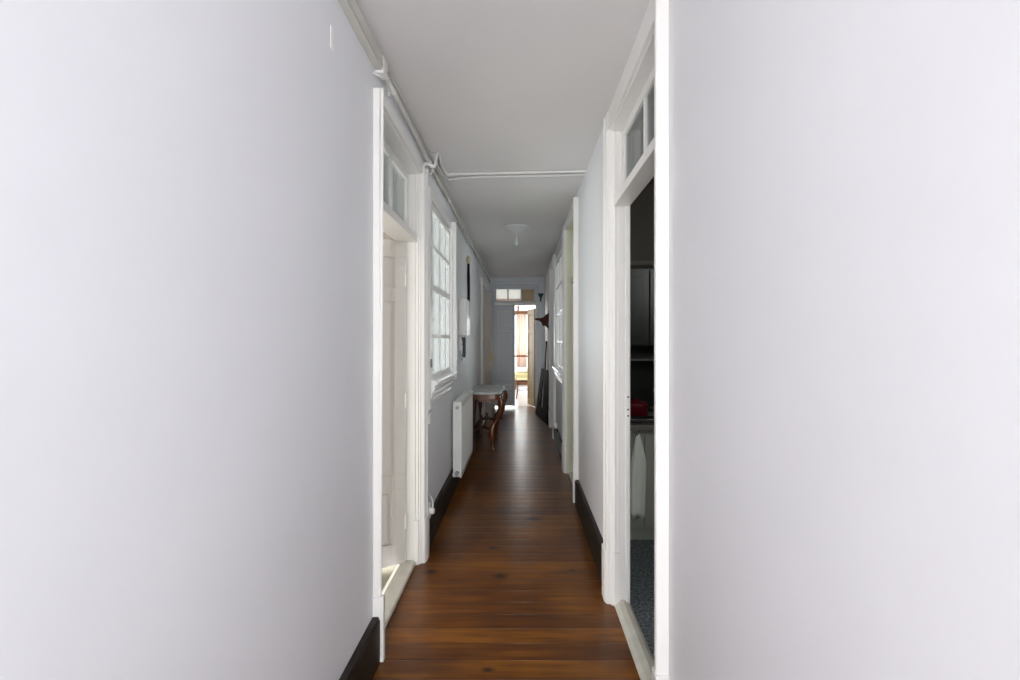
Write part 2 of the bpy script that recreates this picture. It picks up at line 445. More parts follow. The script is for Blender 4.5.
# ---- doors 3, 4 : closed leaves deeper in the right wall
for n, (y0, y1, zt) in (('door_3', (4.24, 5.10, 2.74)), ('door_4', (6.93, 7.75, 2.72))):
    d = thing(n, 'closed pale door, second on the right wall' if n == 'door_3' else 'closed pale door, farthest on the right wall', 'door', (.6, (y0+y1)/2, 0), kind='structure')
    lining('door_frame', d, 1, y0, y1, zt, WR+TR-.002, mat=M['cream'] if n == 'door_3' else M['trim'])
    M4 = frameM(.615, y0+.014, math.pi/2)
    w = y1-y0-.028
    bm = NB(); panelled_leaf(bm, w, .036, .01, 2.12, [(.1, w/2-.03, .2, .9), (w/2+.03, w-.1, .2, .9), (.1, w/2-.03, 1.05, 1.98), (w/2+.03, w-.1, 1.05, 1.98)], M4)
    lf = obj('door_leaf', bm, M['doorL'], d, bevel=.003)
    lever('door_handle', M4, .06, 1.05, .018, 1, 1, M['brass'], lf)
    bm = NB(); box(bm, .56, .64, y0+.012, y1-.012, 2.13, 2.19); obj('transom_bar', bm, M['cream'], d, bevel=.003)
    sash_y(d, .60, .63, y0+.012, y1-.012, 2.19, zt-.012, [(y0+y1)/2], [], pane=M['pane'], name='transom_sash')
    bm = NB(); box(bm, .53, .64, y0, y1, 0, .02); obj('threshold', bm, M['thresh'], d, bevel=.006)

# ---- door 5 : far left, leaf ajar into the hallway
d5 = thing('door_5', 'ivory door with brass handle standing ajar at the far end of the left wall', 'door', (-.69, 8.25, 0), kind='structure')
lining('door_frame', d5, -1, 7.85, 8.65, 2.5, WL-TL)
a5 = math.atan2(.69, .085)
M4 = frameM(-.655, 7.95, a5)
bm = NB(); panelled_leaf(bm, .70, .036, .01, 2.40, [(.09, .61, .2, .95), (.09, .61, 1.1, 2.25)], M4)
lf = obj('door_leaf', bm, M['doorL'], d5, bevel=.003)
lever('door_handle', M4, .655, 1.16, -.018, -1, -1, M['brass'], lf)
bm = NB(); box(bm, .62, .69, -.019, -.024, 1.02, 1.30, M4); obj('brass_plate', bm, M['brass'], lf)

# ---- window 1 : glazed interior window in the left wall
def interior_window(name, side, y0, y1, z0, z1, ycuts, zcuts, label, farp, thick):
    xw = WL if side < 0 else WR; s = -side
    w = thing(name, label, 'window', (xw, (y0+y1)/2, z0), kind='structure')
    bm = NB()
    # lining
    xo, xi = xw + s*.0, xw + side*.13
    box(bm, xo, xi, y0, y0+.02, z0, z1); box(bm, xo, xi, y1-.02, y1, z0, z1)
    box(bm, xo, xi, y0, y1, z1-.02, z1); box(bm, xo, xi, y0, y1, z0, z0+.02)
    obj('window_frame', bm, M['trim'], w, bevel=.003)
    bm = NB()
    box(bm, xw, xw+s*.03, y0-.07, y0, z0-.19, z1+.07)
    box(bm, xw, xw+s*farp, y1, y1+.06, z0-.04, z1+.07)
    box(bm, xw, xw+s*.045, y1-.03, y1, z0, z1+.0)
    box(bm, xw, xw+s*.026, y0, y1, z1, z1+.07)
    obj('casing', bm, M['trimW'], w, bevel=.006)
    sash_y(w, xw+side*.02, xw-side*.022, y0+.02, y1-.02, z0+.02, z1-.02, ycuts, zcuts, fw=.045, mw=.028, pane=M['pane'], name='sash', thickrails=thick)
    # moulded sill
    prof = [(0, -.165), (.016, -.165), (.022, -.150), (.022, -.132), (.014, -.126), (.030, -.112), (.038, -.092), (.038, -.080), (.030, -.074), (.050, -.058), (.058, -.040), (.058, -.026), (.050, -.020), (.074, -.008), (.080, .006), (.074, .018), (.0, .026)]
    bm = NB(); prism(bm, [(xw+s*a, z0+b) for a, b in prof], y0-.03, y1+.06, 'y')
    obj('window_sill', bm, M['trimW'], w, bevel=.002)
    return w
w1 = interior_window('window_1', -1, 3.36, 4.30, 1.18, 2.55, [3.70, 4.00], [1.53, 1.90, 2.21], 'white interior window with small panes and a deep moulded sill in the left wall', .075, (1.90,))
w2 = interior_window('window_2', 1, 5.50, 6.60, 1.10, 2.62, [5.86, 6.23], [1.48, 1.86, 2.24], 'white interior window with moulded sill in the right wall', .045, (1.86,))
bm = NB(); box(bm, WL+.03, WL+.036, 3.30, 3.345, 1.30, 1.36); obj('latch', bm, M['black'], w1)

# ---- door 6 : double door at the end
d6 = thing('door_6', 'grey double door with three-pane transom at the end of the hallway', 'door', (-.13, YF+.03, 0), kind='structure')
bm = NB()
for a, b in ((DX0-.07, DX0+.015), (DX1-.015, DX1+.07)): box(bm, a, b, YF-.025, YF+.14, 0, DZ+.07)
box(bm, DX0+.015, DX1-.015, YF-.025, YF+.14, DZ-.03, DZ+.07)
obj('door_frame', bm, M['doorF'], d6, bevel=.004)
bm = NB(); prism(bm, [(YF-.04, 2.262), (YF-.055, 2.275), (YF-.055, 2.315), (YF-.03, 2.34), (YF+.10, 2.34), (YF+.10, 2.262)], DX0+.015, DX1-.015, 'x')
obj('transom_bar', bm, M['trimW'], d6, bevel=.003)
bm = NB()
xs = [DX0+.015, DX0+.31, DX0+.605, DX1-.015]
for i, x in enumerate(xs):
    a = x-(.014 if 0 < i < 3 else 0) - (.035 if i == 3 else 0); b = x+(.014 if 0 < i < 3 else 0) + (.035 if i == 0 else 0)
    box(bm, a, b, YF+.02, YF+.055, 2.34, DZ-.03)
box(bm, xs[0], xs[-1], YF+.022, YF+.053, 2.34, 2.365); box(bm, xs[0], xs[-1], YF+.022, YF+.053, DZ-.05, DZ-.03)
sa = obj('transom_sash', bm, M['doorF'], d6, bevel=.002)
for i in range(3):
    bm = NB(); box(bm, xs[i]+.012, xs[i+1]-.012, YF+.034, YF+.038, 2.35, DZ-.04)
    obj('pane', bm, M['paneB'] if i == 2 else M['paneC'], sa)
M4 = frameM(DX0+.010, YF+.05, 0)
bm = NB(); panelled_leaf(bm, .453, .04, .04, 2.262, [(.075, .37, 1.80, 2.14), (.075, .37, .62, 1.70), (.075, .37, .40, .52), (.075, .37, .17, .34)], M4, inset=.014)
obj('door_leaf', bm, M['doorF'], d6, bevel=.004)
for (a, b, c, d) in [(.075, .37, 1.80, 2.14), (.075, .37, .62, 1.70), (.075, .37, .40, .52), (.075, .37, .17, .34)]:
    bm = NB()
    for q in ((a, b, c, c+.014), (a, b, d-.014, d), (a, a+.014, c+.014, d-.014), (b-.014, b, c+.014, d-.014)): box(bm, q[0], q[1], -.030, -.010, q[2], q[3], M4)
    obj('panel_moulding', bm, M['trim'], d6)
bm = NB(); box(bm, .425, .455, -.045, -.02, .03, 2.25, M4); obj('meeting_strip', bm, M['doorF'], d6, bevel=.006)
a6 = math.atan2(.44, -.15)
M4 = frameM(DX1-.02, YF+.06, a6)
bm = NB(); panelled_leaf(bm, .46, .04, .015, 2.20, [(.08, .38, 1.75, 2.08), (.08, .38, .6, 1.65), (.08, .38, .17, .48)], M4, inset=.012)
lf = obj('door_leaf', bm, M['yellowdoor'], d6, bevel=.004); lf['label'] = 'yellow-brown varnished leaf standing open'
lever('door_handle', M4, .40, 1.20, .020, 1, -1, M['darkmetal'], lf)
# cornice over the end wall
bm = NB()
prism(bm, [(YF, H), (YF-.09, H), (YF-.085, H-.02), (YF-.05, H-.04), (YF-.045, H-.075), (YF-.02, H-.10), (YF-.018, H-.125), (YF, H-.13)], WL, WR, 'x')
tag(obj('trim_6', bm, M['wallF'], bevel=.002), 'moulded cornice across the top of the end wall', 'cornice', kind='structure')

# ------------------------------------------------------------------ rooms behind the openings
# room at left
bm = NB()
box(bm, -3.4, WL-TL, .6, 7.2, -.06, 0)
tag(obj('floor_left_room', bm, M['roomfloor']), 'pale stone floor of the room through the left door', 'floor', kind='structure')
bm = NB()
box(bm, -3.5, -3.4, .5, 7.3, 0, H); box(bm, -3.4, WL-TL, .5, .6, 0, H)
tag(obj('wall_left_room', bm, M['room']), 'white walls of the room through the left door', 'wall', kind='structure')
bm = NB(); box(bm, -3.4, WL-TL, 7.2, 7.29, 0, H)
tag(obj('wall_left_room_end', bm, M['dimend']), 'end wall of the room through the left door, gloom put into its grey-green', 'wall', kind='structure')
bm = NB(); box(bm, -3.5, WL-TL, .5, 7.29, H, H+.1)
tag(obj('ceiling_left_room', bm, M['dimroom']), 'ceiling of the room through the left door, gloom put into its colour', 'ceiling', kind='structure')
# small room behind door 5
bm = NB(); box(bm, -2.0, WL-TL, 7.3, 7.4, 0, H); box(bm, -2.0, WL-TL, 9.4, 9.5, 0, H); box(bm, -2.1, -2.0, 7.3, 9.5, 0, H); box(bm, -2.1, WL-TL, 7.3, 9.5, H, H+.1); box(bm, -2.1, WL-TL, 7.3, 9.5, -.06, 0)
tag(obj('wall_side_room', bm, M['dimroom']), 'dark inside of the small room behind the far left door', 'wall', kind='structure')
# kitchen
KX = WR+TR
bm = NB(); box(bm, .61, 2.6, .8, 4.1, -.06, .001)
tag(obj('floor_kitchen', bm, M['tile']), 'speckled blue-grey kitchen floor beyond the right threshold', 'floor', kind='structure')
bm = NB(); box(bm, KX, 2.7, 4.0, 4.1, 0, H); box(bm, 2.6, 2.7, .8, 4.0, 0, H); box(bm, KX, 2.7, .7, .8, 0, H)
tag(obj('wall_kitchen', bm, M['dimroom']), 'dark walls of the kitchen beyond the right doorway', 'wall', kind='structure')
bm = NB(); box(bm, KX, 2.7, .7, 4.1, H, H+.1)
tag(obj('ceiling_kitchen', bm, M['dimroom']), 'shadowed kitchen ceiling', 'ceiling', kind='structure')
# rooms behind right window and doors
bm = NB(); box(bm, KX, 2.6, 4.15, 4.2, 0, H); box(bm, KX, 2.6, 8.2, 8.3, 0, H); box(bm, 2.6, 2.7, 4.15, 8.3, 0, H); box(bm, KX, 2.7, 4.15, 8.3, H, H+.1); box(bm, KX, 2.7, 4.15, 8.3, -.06, 0)
tag(obj('wall_right_room', bm, M['room']), 'pale inside of the room behind the right interior window', 'wall', kind='structure')
# far room
FY = 15.2
bm = NB(); box(bm, -2.6, 2.4, YF+.25, FY+1.2, -.06, 0)
tag(obj('floor_far_room', bm, M['farfloor']), 'sunlit pale floor of the room beyond the double door', 'floor', kind='structure')
bm = NB(); box(bm, -2.6, 2.4, YF+.2, FY+.2, 3.2, 3.3)
tag(obj('ceiling_far_room', bm, M['ceil']), 'ceiling of the room beyond the double door', 'ceiling', kind='structure')
bm = NB()
box(bm, -2.7, -2.6, YF+.2, FY+.2, 0, 3.3); box(bm, 2.4, 2.5, YF+.2, FY+.2, 0, 3.3)
box(bm, -2.6, -.95, FY, FY+.2, 0, 3.3); box(bm, .75, 2.4, FY, FY+.2, 0, 3.3); box(bm, -.95, .75, FY, FY+.2, 2.88, 3.3)
box(bm, -2.6, WL-TL, YF+.1, YF+.2, 0, 3.3); box(bm, WR+TR, 2.4, YF+.1, YF+.2, 0, 3.3); box(bm, WL-TL, WR+TR, YF+.1, YF+.2, H, 3.3)
tag(obj('wall_far_room', bm, M['room']), 'walls of the bright room beyond the double door', 'wall', kind='structure')
# glazed balcony door of the far room
w3 = thing('window_3', 'tall bright glazed balcony window of the room beyond the double door', 'window', (-.1, FY, 0), kind='structure')
bm = NB()
for a, b in ((-.95, -.88), (-.13, -.06), (.68, .75)): box(bm, a, b, FY-.03, FY+.05, 0, 2.88)
box(bm, -.88, .68, FY-.03, FY+.05, 2.80, 2.88); box(bm, -.88, .68, FY-.04, FY+.05, 2.34, 2.48); box(bm, -.88, .68, FY-.03, FY+.05, 0, .25)
obj('window_frame', bm, M['oak'], w3, bevel=.004)
for a, b in ((-.88, -.13), (-.06, .68)):
    for c, d in ((.25, 2.34), (2.48, 2.80)):
        bm = NB(); box(bm, a, b, FY, FY+.006, c, d); obj('pane', bm, M['paneC'], w3)

def curtain(x0, x1, y, z0, z1, label, n=90, amp=.035, waves=7):
    bm = NB(); rows = []
    for (z, k) in ((z1, .6), ((z0+z1)/2, 1), (z0, 1.15)):
        rows.append([bm.verts.new((x0+(x1-x0)*i/n, y+amp*k*math.sin(waves*2*math.pi*i/n)+.01*math.sin(17*i/n), z)) for i in range(n+1)])
    for A, B in zip(rows, rows[1:]):
        for i in range(n): bm.faces.new((A[i], A[i+1], B[i+1], B[i]))
    o = obj('curtain', bm, M['curtainT'], smooth=True)
    s = o.modifiers.new('solid', 'SOLIDIFY'); s.thickness = .002
    return tag(o, label, 'curtain')
ct = bpy.data.materials.new('rose_beige_voile_sheer'); ct.use_nodes = True
nt = ct.node_tree; N_ = nt.nodes; N_.remove(N_['Principled BSDF'])
a_ = N_.new('ShaderNodeBsdfTranslucent'); a_.inputs[0].default_value = (.86, .74, .67, 1)
b_ = N_.new('ShaderNodeBsdfDiffuse'); b_.inputs[0].default_value = (.84, .74, .68, 1)
c_ = N_.new('ShaderNodeMixShader'); c_.inputs[0].default_value = .45
nt.links.new(a_.outputs[0], c_.inputs[1]); nt.links.new(b_.outputs[0], c_.inputs[2]); nt.links.new(c_.outputs[0], N_['Material Output'].inputs[0])
M['curtainT'] = ct
curtain(-.15, .20, FY-.16, .5, 2.36, 'rose-beige pleated curtain hanging in the bright window beyond the double door', waves=4)
bm = NB(); tube(bm, [(-.9, FY-.16, 2.38), (.74, FY-.16, 2.38)], .013)
for x in (-.9, .74): lathe(bm, [(.0, -.03), (.022, -.02), (.022, .02), (.0, .03)], (x, FY-.16, 2.38), 'x', 12)
for x in (-.86, .7): box(bm, x-.012, x+.012, FY-.16, FY-.03, 2.37, 2.39)
tag(obj('curtain_rod', bm, M['oak']), 'brown rod the rose-beige curtain hangs from', 'curtain rod')
# handrail inside the window
hr = thing('hand_rail', 'brown wooden rail across the bright window beyond the double door', 'rail', (-.1, FY-.5, 0))
bm = NB(); prism(bm, [(FY-.56, .95), (FY-.40, .95), (FY-.38, .98), (FY-.40, 1.01), (FY-.56, 1.01), (FY-.58, .98)], -.9, .74, 'x'); obj('rail', bm, M['oak'], hr, bevel=.004)
for x in (-.85, -.30, .69):
    bm = NB(); box(bm, x-.015, x+.015, FY-.50, FY-.47, 0, .955); obj('post', bm, M['trimW'], hr)

# daybed with a yellow cover and a white cushion
db = thing('daybed', 'low daybed with a straw-yellow cover under the bright far window', 'bed', (.3, 14.0, 0))
bm = NB(); box(bm, -.22, 1.5, 13.55, 14.3, .22, .30); obj('frame', bm, M['oak'], db, bevel=.01)
bm = NB(); box(bm, -.21, 1.49, 13.56, 14.29, .30, .50); obj('mattress', bm, M['straw'], db, bevel=.04, seg=4)
for x in (-.18, 1.42):
    for y in (13.6, 14.2):
        bm = NB(); tube(bm, [(x+.02, y+.02, 0), (x+.02, y+.02, .225)], [.02, .028]); obj('leg', bm, M['oak'], db)
bm = NB(); box(bm, -.17, .25, 13.7, 14.1, .503, .66)
cu = tag(obj('cushion', bm, M['white'], bevel=.07, seg=5, smooth=True), 'plump white cushion lying on the straw-yellow daybed', 'cushion')

# wooden side chair in the far room, seen through the doorway, facing left
CX, CY = .10, 11.75
ch = thing('side_chair', 'thin-legged dark wooden chair standing in the bright room beyond the double door', 'chair', (CX, CY, 0))
bm = NB(); prism(bm, [(CX-.20, CY-.20), (CX+.20, CY-.18), (CX+.20, CY+.18), (CX-.20, CY+.20)], .465, .49, 'z'); obj('seat', bm, M['straw'], ch, bevel=.01)
bm = NB(); prism(bm, [(CX-.205, CY-.205), (CX+.205, CY-.185), (CX+.205, CY+.185), (CX-.205, CY+.205)], .43, .468, 'z'); obj('seat_frame', bm, M['mahogD'], ch, bevel=.004)
for sy in (-1, 1):
    bm = NB(); tube(bm, smooth_path([(CX-.18, CY+sy*.18, .44), (CX-.185, CY+sy*.182, .25), (CX-.215, CY+sy*.19, 0)], 6), .013); obj('leg', bm, M['mahogD'], ch, smooth=True)
    bm = NB(); tube(bm, smooth_path([(CX+.235, CY+sy*.17, 0), (CX+.185, CY+sy*.17, .3), (CX+.175, CY+sy*.17, .48), (CX+.20, CY+sy*.17, .8), (CX+.255, CY+sy*.165, 1.16)], 6), .015); obj('leg', bm, M['mahogD'], ch, smooth=True)
for z, x in ((1.10, .245), (.92, .215), (.70, .19)):
    bm = NB()
    P = [(CX+x+.02*math.sin(math.pi*t), CY-.165+.33*t, z) for t in [i/8 for i in range(9)]]
    for (a, b) in zip(P, P[1:]):
        prism(bm, [(a[0]-.008, a[1]), (a[0]+.008, a[1]), (b[0]+.008, b[1]), (b[0]-.008, b[1])], z-.035, z+.035, 'z')
    obj('back_slat', bm, M['mahogD'], ch)
for sy in (-1, 1):
    bm = NB(); tube(bm, [(CX-.19, CY+sy*.183, .2), (CX+.2, CY+sy*.17, .22)], .008); obj('stretcher', bm, M['mahogD'], ch)

# ------------------------------------------------------------------ conduit runs
bm = NB()
box(bm, WL, WL+.035, YB, 2.137, 2.775, 2.845); box(bm, WL+.035, WL+.040, YB, 2.137, 2.785, 2.835)
tag(obj('cable_trunking', bm, M['pipe'], bevel=.006), 'grey-white cable trunking along the top of the left wall nearest the viewer', 'cable duct')
pm = thing('conduit_pipe', 'thick cream-painted conduit running along the top of the left wall', 'pipe', (WL+.02, 2.17, 2.79))
bm = NB(); pts = []
y = 2.22
while y < 10.0:
    pts.append((WL+.024+.003*math.sin(y*3.1), y, 2.79+.004*math.sin(y*1.7))); y += .25
pts.append((WL+.024, 10.0, 2.79)); tube(bm, pts, .014, 10); obj('tube', bm, M['pipe'], pm, smooth=True)
y = 2.35
while y < 9.9:
    bm = NB(); lathe(bm, [(.0165, -.009), (.0185, -.006), (.0185, .006), (.0165, .009)], (WL+.024, y, 2.79), 'y', 12)
    box(bm, WL-.001, WL+.012, y-.009, y+.009, 2.766, 2.814); obj('clip', bm, M['pipeW'], pm); y += .93
bm = NB(); pts = []
y = 2.15
while y < 10.0:
    pts.append((WL+.022+.006*math.sin(y*2.3), y, 2.858+.004*math.sin(y*2.9))); y += .2
tube(bm, pts, .008, 8)
tag(obj('thin_cable', bm, M['pipe'], smooth=True), 'thin cable running above the thick conduit in the corner of the ceiling', 'cable')
bm = NB(); pts = []
y = 4.85
while y < 10.0:
    pts.append((WL+.006, y, 2.745+.012*math.sin(y*4.1))); y += .12
tube(bm, pts, .006, 6)
tag(obj('thin_cable', bm, M['metal'], smooth=True), 'dark sagging cable under the conduit from above the window to the end wall', 'cable')
# junction where trunking ends
bm = NB(); box(bm, WL, WL+.042, 2.14, 2.21, 2.765, 2.85)
jb = tag(obj('junction_box', bm, M['pipeW'], bevel=.006), 'small white junction box where the trunking meets the conduit', 'junction box')
bm = NB(); tube(bm, smooth_path([(WL+.005, 2.10, 2.74), (WL+.03, 2.12, 2.735), (WL+.04, 2.17, 2.75), (WL+.045, 2.2, 2.775)], 6), .005, 8)
obj('wire', bm, M['pipeW'], jb, smooth=True)

# white flexible bend up to the ceiling
bm = NB()
tube(bm, smooth_path([(WL, 3.23, 2.755), (-.655, 3.23, 2.752), (-.63, 3.235, 2.740), (-.618, 3.25, 2.750), (-.615, 3.30, 2.84), (-.612, 3.33, 2.872)], 8), .012, 10)
tag(obj('conduit_bend', bm, M['pipeW'], smooth=True), 'white conduit bend from the left wall up to the ceiling above the door casing', 'pipe')
bm = NB()
tube(bm, smooth_path([(WL+.002, 3.24, 2.70), (-.665, 3.24, 2.685), (-.645, 3.26, 2.70), (-.64, 3.28, 2.74)], 6), .007, 8)
tag(obj('pipe_hook', bm, M['pipeW'], smooth=True), 'small white hook below the conduit bend on the left wall', 'hook')
A = [(-.612, 3.33, 2.870), (-.618, 3.5, 2.868), (-.622, 3.66, 2.868), (-.60, 3.735, 2.868), (-.55, 3.735, 2.868), (0, 3.70, 2.867), (.5, 3.67, 2.868), (.528, 3.668, 2.868)]
B = [(-.645, 3.33, 2.868), (-.650, 3.6, 2.868), (-.648, 3.78, 2.868), (-.62, 3.86, 2.868), (-.55, 3.84, 2.868), (-.4, 3.80, 2.868), (0, 3.78, 2.868), (.5, 3.75, 2.868), (.528, 3.75, 2.868)]
for P, lb in ((A, 'front one of two white conduits crossing the ceiling from wall to wall'), (B, 'rear one of two white conduits crossing the ceiling, kinked at its left end')):
    bm = NB(); tube(bm, smooth_path(P, 6), .0115, 10)
    tag(obj('ceiling_conduit', bm, M['pipeW'], smooth=True), lb, 'pipe', 'conduits crossing the ceiling')

# ceiling rosette and lamp holder
cl = thing('ceiling_lamp', 'bare lamp holder hanging under a white ceiling rosette', 'ceiling lamp', (-.055, 5.55, H))
bm = NB(); lathe(bm, [(.03, -.075), (.06, -.06), (.075, -.04), (.12, -.03), (.135, -.022), (.15, -.02), (.165, -.008), (.165, 0)], (-.055, 5.55, H), n=32); obj('rosette', bm, M['rosette'], cl, smooth=True)
bm = NB(); tube(bm, [(-.055, 5.55, H-.06), (-.058, 5.55, H-.145)], .004, 6); obj('cord', bm, M['plastic'], cl)
bm = NB(); lathe(bm, [(.008, 0), (.016, -.012), (.016, -.03), (.022, -.04), (.028, -.06), (.022, -.08), (.006, -.092)], (-.060, 5.55, H-.135), n=20); obj('bulb', bm, M['bulb'], cl, smooth=True)

# ------------------------------------------------------------------ radiator
RX0, RX1, RY0, RY1, RZ0, RZ1 = WL+.014, -.580, 4.42, 5.44, .155, .895
ra = thing('radiator', 'white double-panel radiator on the left wall below and beyond the window', 'radiator', ((RX0+RX1)/2, (RY0+RY1)/2, 0))
bm = NB(); box(bm, RX1-.014, RX1, RY0, RY1, RZ0, RZ1)
n = 24
for i in range(n):
    y = RY0+.02+(RY1-RY0-.04)*(i+.5)/n
    box(bm, RX1, RX1+.004, y-.010, y+.010, RZ0+.05, RZ1-.05)
obj('front_panel', bm, M['rad'], ra, bevel=.003)
bm = NB(); box(bm, RX0+.012, RX0+.026, RY0, RY1, RZ0, RZ1); obj('rear_panel', bm, M['rad'], ra, bevel=.003)
for yy in (RY0+.004, RY1-.012):
    bm = NB(); box(bm, RX0+.022, RX1-.012, yy, yy+.008, RZ0+.01, RZ1-.005)
    for k in range(3):
        x = RX0+.034+.018*k
        tube(bm, [(x, yy-.001 if yy < 5 else yy+.01, RZ0+.03), (x, yy-.001 if yy < 5 else yy+.01, RZ1-.03)], .004, 6)
    obj('side_panel', bm, M['rad'], ra)
bm = NB()
for k in range(40):
    y = RY0+.012+(RY1-RY0-.024)*k/39.
    box(bm, RX0+.02, RX1-.01, y-.004, y+.004, RZ1-.012, RZ1)
box(bm, RX0+.045, RX0+.05, RY0, RY1, RZ1-.012, RZ1+.001)
obj('top_grille', bm, M['rad'], ra)
bm = NB(); lathe(bm, [(.012, -.03), (.016, -.028), (.016, -.006), (.01, 0)], (RX0+.055, RY0+.002, RZ1-.055), 'y', 12); obj('bleed_plug', bm, M['metal'], ra)
bm = NB(); lathe(bm, [(.014, -.045), (.02, -.04), (.02, -.01), (.012, 0)], (RX0+.055, RY0+.002, RZ0+.05), 'y', 12)
tube(bm, [(RX0+.055, RY0-.03, RZ0+.05), (RX0+.03, RY0-.035, RZ0+.045), (WL+.006, RY0-.035, RZ0+.045)], .010, 8); 
obj('valve', bm, M['metal'], ra)
bm = NB(); tube(bm, smooth_path([(RX0+.02, RY0-.035, RZ0+.045), (RX0+.016, RY0-.05, RZ0+.04), (WL+.018, RY0-.055, RZ0+.02)], 4), .014, 8); obj('valve_cap', bm, M['rad'], ra, smooth=True)
for y in (RY0+.15, RY1-.15):
    bm = NB(); box(bm, WL+.0005, RX0+.014, y-.015, y+.015, RZ0+.1, RZ1-.1); obj('bracket', bm, M['metal'], ra)

# ------------------------------------------------------------------ console table
TY0, TY1, TX1, TZ = 6.02, 7.15, -.235, .80
ct_ = thing('console_table', 'carved mahogany console table with a grey-green marble top against the left wall', 'table', ((WL+TX1)/2, (TY0+TY1)/2, 0))
def top_outline(off):
    yc = (TY0+TY1)/2; hl = (TY1-TY0)/2+off
    pts = [(WL+.003, yc-hl), (-.42, yc-hl)]
    front = []
    for i in range(31):
        t = -1+2*i/30.
        # serpentine front, softly clipped corners
        x = TX1+off - .045*(abs(t)**6) - .028*(1-math.cos(2*math.pi*t))*.5 * (1 if abs(t) < 1 else 0)
        front.append((x, yc+t*(hl-.03)))
    pts += [(-.34, yc-hl+.006)] + front + [(-.34, yc+hl-.006), (WL+.003, yc+hl)]
    return pts
bm = NB(); prism(bm, top_outline(.0), TZ-.026, TZ, 'z'); obj('tabletop', bm, M['marble'], ct_, bevel=.005, seg=3)
bm = NB()
o = top_outline(-.03); prism(bm, o, TZ-.105, TZ-.026, 'z'); obj('apron', bm, M['mahog'], ct_, bevel=.006)
bm = NB(); tube(bm, [(x, y, TZ-.100) for x, y in o[1:-1]], .010, 8); obj('moulding', bm, M['mahog'], ct_, smooth=True)
def cab_leg(y, dy, name='leg'):
    # S-shaped cabriole leg: (x, y, z, r)
    K = [(-.275, y, .715, .040), (-.262, y+dy*.0, .62, .046), (-.285, y+dy*.01, .50, .032), (-.345, y+dy*.02, .39, .024),
         (-.388, y+dy*.03, .31, .034), (-.392, y+dy*.03, .22, .040), (-.388, y+dy*.02, .12, .026), (-.380, y+dy*.0, .04, .020), (-.372, y-dy*.01, .0, .026)]
    K = smooth_path(K, 6)
    bm = NB(); tube(bm, [k[:3] for k in K], [k[3]*1.2 for k in K], 12); return obj(name, bm, M['mahog'], ct_, smooth=True)
l1 = cab_leg(TY0+.11, .3); l2 = cab_leg(TY1-.11, -.3)
for yy, lg in ((TY0+.11, l1), (TY1-.11, l2)):
    bm = NB()   # carved acanthus at the knee
    for k in range(5):
        t = k/4
        lathe(bm, [(.0, -.02), (.022-.003*k, -.008), (.022-.003*k, .008), (.0, .02)], (-.245-.012*t, yy-.01, .66-.055*k), 'z', 8)
    obj('carving', bm, M['mahogD'], lg, smooth=True)
for yy in (TY0+.10, TY1-.10):
    K = smooth_path([(WL+.06, yy, .715, .035), (WL+.055, yy, .5, .028), (WL+.05, yy, .3, .02), (WL+.06, yy, .1, .02), (WL+.075, yy, 0, .026)], 5)
    bm = NB(); tube(bm, [k[:3] for k in K], [k[3] for k in K], 10); obj('leg', bm, M['mahogD'], ct_, smooth=True)
bm = NB()
for yy in (TY0+.11, TY1-.11):
    tube(bm, smooth_path([(WL+.05, yy, .26), (-.52, yy+(.1 if yy < 6.5 else -.1), .30), (-.40, yy, .27)], 6), .018, 8)
yc = (TY0+TY1)/2
tube(bm, smooth_path([(-.52, TY0+.2, .30), (-.50, yc, .34), (-.52, TY1-.2, .30)], 6), .016, 8)
lathe(bm, [(.0, 0), (.03, .005), (.04, .03), (.02, .06), (.025, .08), (.0, .11)], (-.50, yc, .345), n=12)
obj('stretcher', bm, M['mahogD'], ct_, smooth=True)
# drooping carved bit in the middle of the near apron
bm = NB(); prism(bm, [(-.60, .70), (-.30, .70), (-.33, .672), (-.42, .668), (-.45, .655), (-.48, .668), (-.57, .672)], TY0+.035, TY0+.055, 'y'); obj('apron_carving', bm, M['mahog'], ct_, bevel=.005)

# ------------------------------------------------------------------ small wall items, left
eb = thing('electric_cabinet', 'white box-shaped electric cabinet on the left wall past the window', 'cabinet', (WL, 5.12, 1.54))
bm = NB(); box(bm, WL, WL+.085, 5.0, 5.30, 1.55, 1.96); obj('body', bm, M['plastic'], eb, bevel=.008)
bm = NB(); box(bm, WL+.085, WL+.093, 5.01, 5.29, 1.56, 1.78); obj('lid', bm, M['trimW'], eb, bevel=.003)
bm = NB(); box(bm, WL+.085, WL+.091, 5.01, 5.29, 1.79, 1.95); obj('meter_cover', bm, M['plastic'], eb, bevel=.003)
ph = thing('wall_handset', 'dark handset hanging under the white electric cabinet', 'intercom', (WL, 5.1, 1.28))
bm = NB(); box(bm, WL, WL+.022, 5.06, 5.12, 1.38, 1.53); obj('wall_plate', bm, M['plastic'], ph, bevel=.004)
K = smooth_path([(WL+.040, 5.09, 1.53, .022), (WL+.050, 5.09, 1.50, .020), (WL+.052, 5.09, 1.42, .017), (WL+.050, 5.09, 1.34, .020), (WL+.040, 5.09, 1.31, .022)], 6)
bm = NB(); tube(bm, [k[:3] for k in K], [k[3] for k in K], 10); obj('handset', bm, M['black'], ph, smooth=True)
bm = NB(); tube(bm, [(WL+.015, 5.09, 1.45), (WL+.058, 5.09, 1.45)], .008, 6); obj('cradle', bm, M['metal'], ph)
bm = NB(); tube(bm, smooth_path([(WL+.035, 5.09, 1.30), (WL+.02, 5.095, 1.27), (WL+.012, 5.10, 1.32), (WL+.01, 5.10, 1.39)], 5), .004, 6); obj('cord', bm, M['metal'], ph)

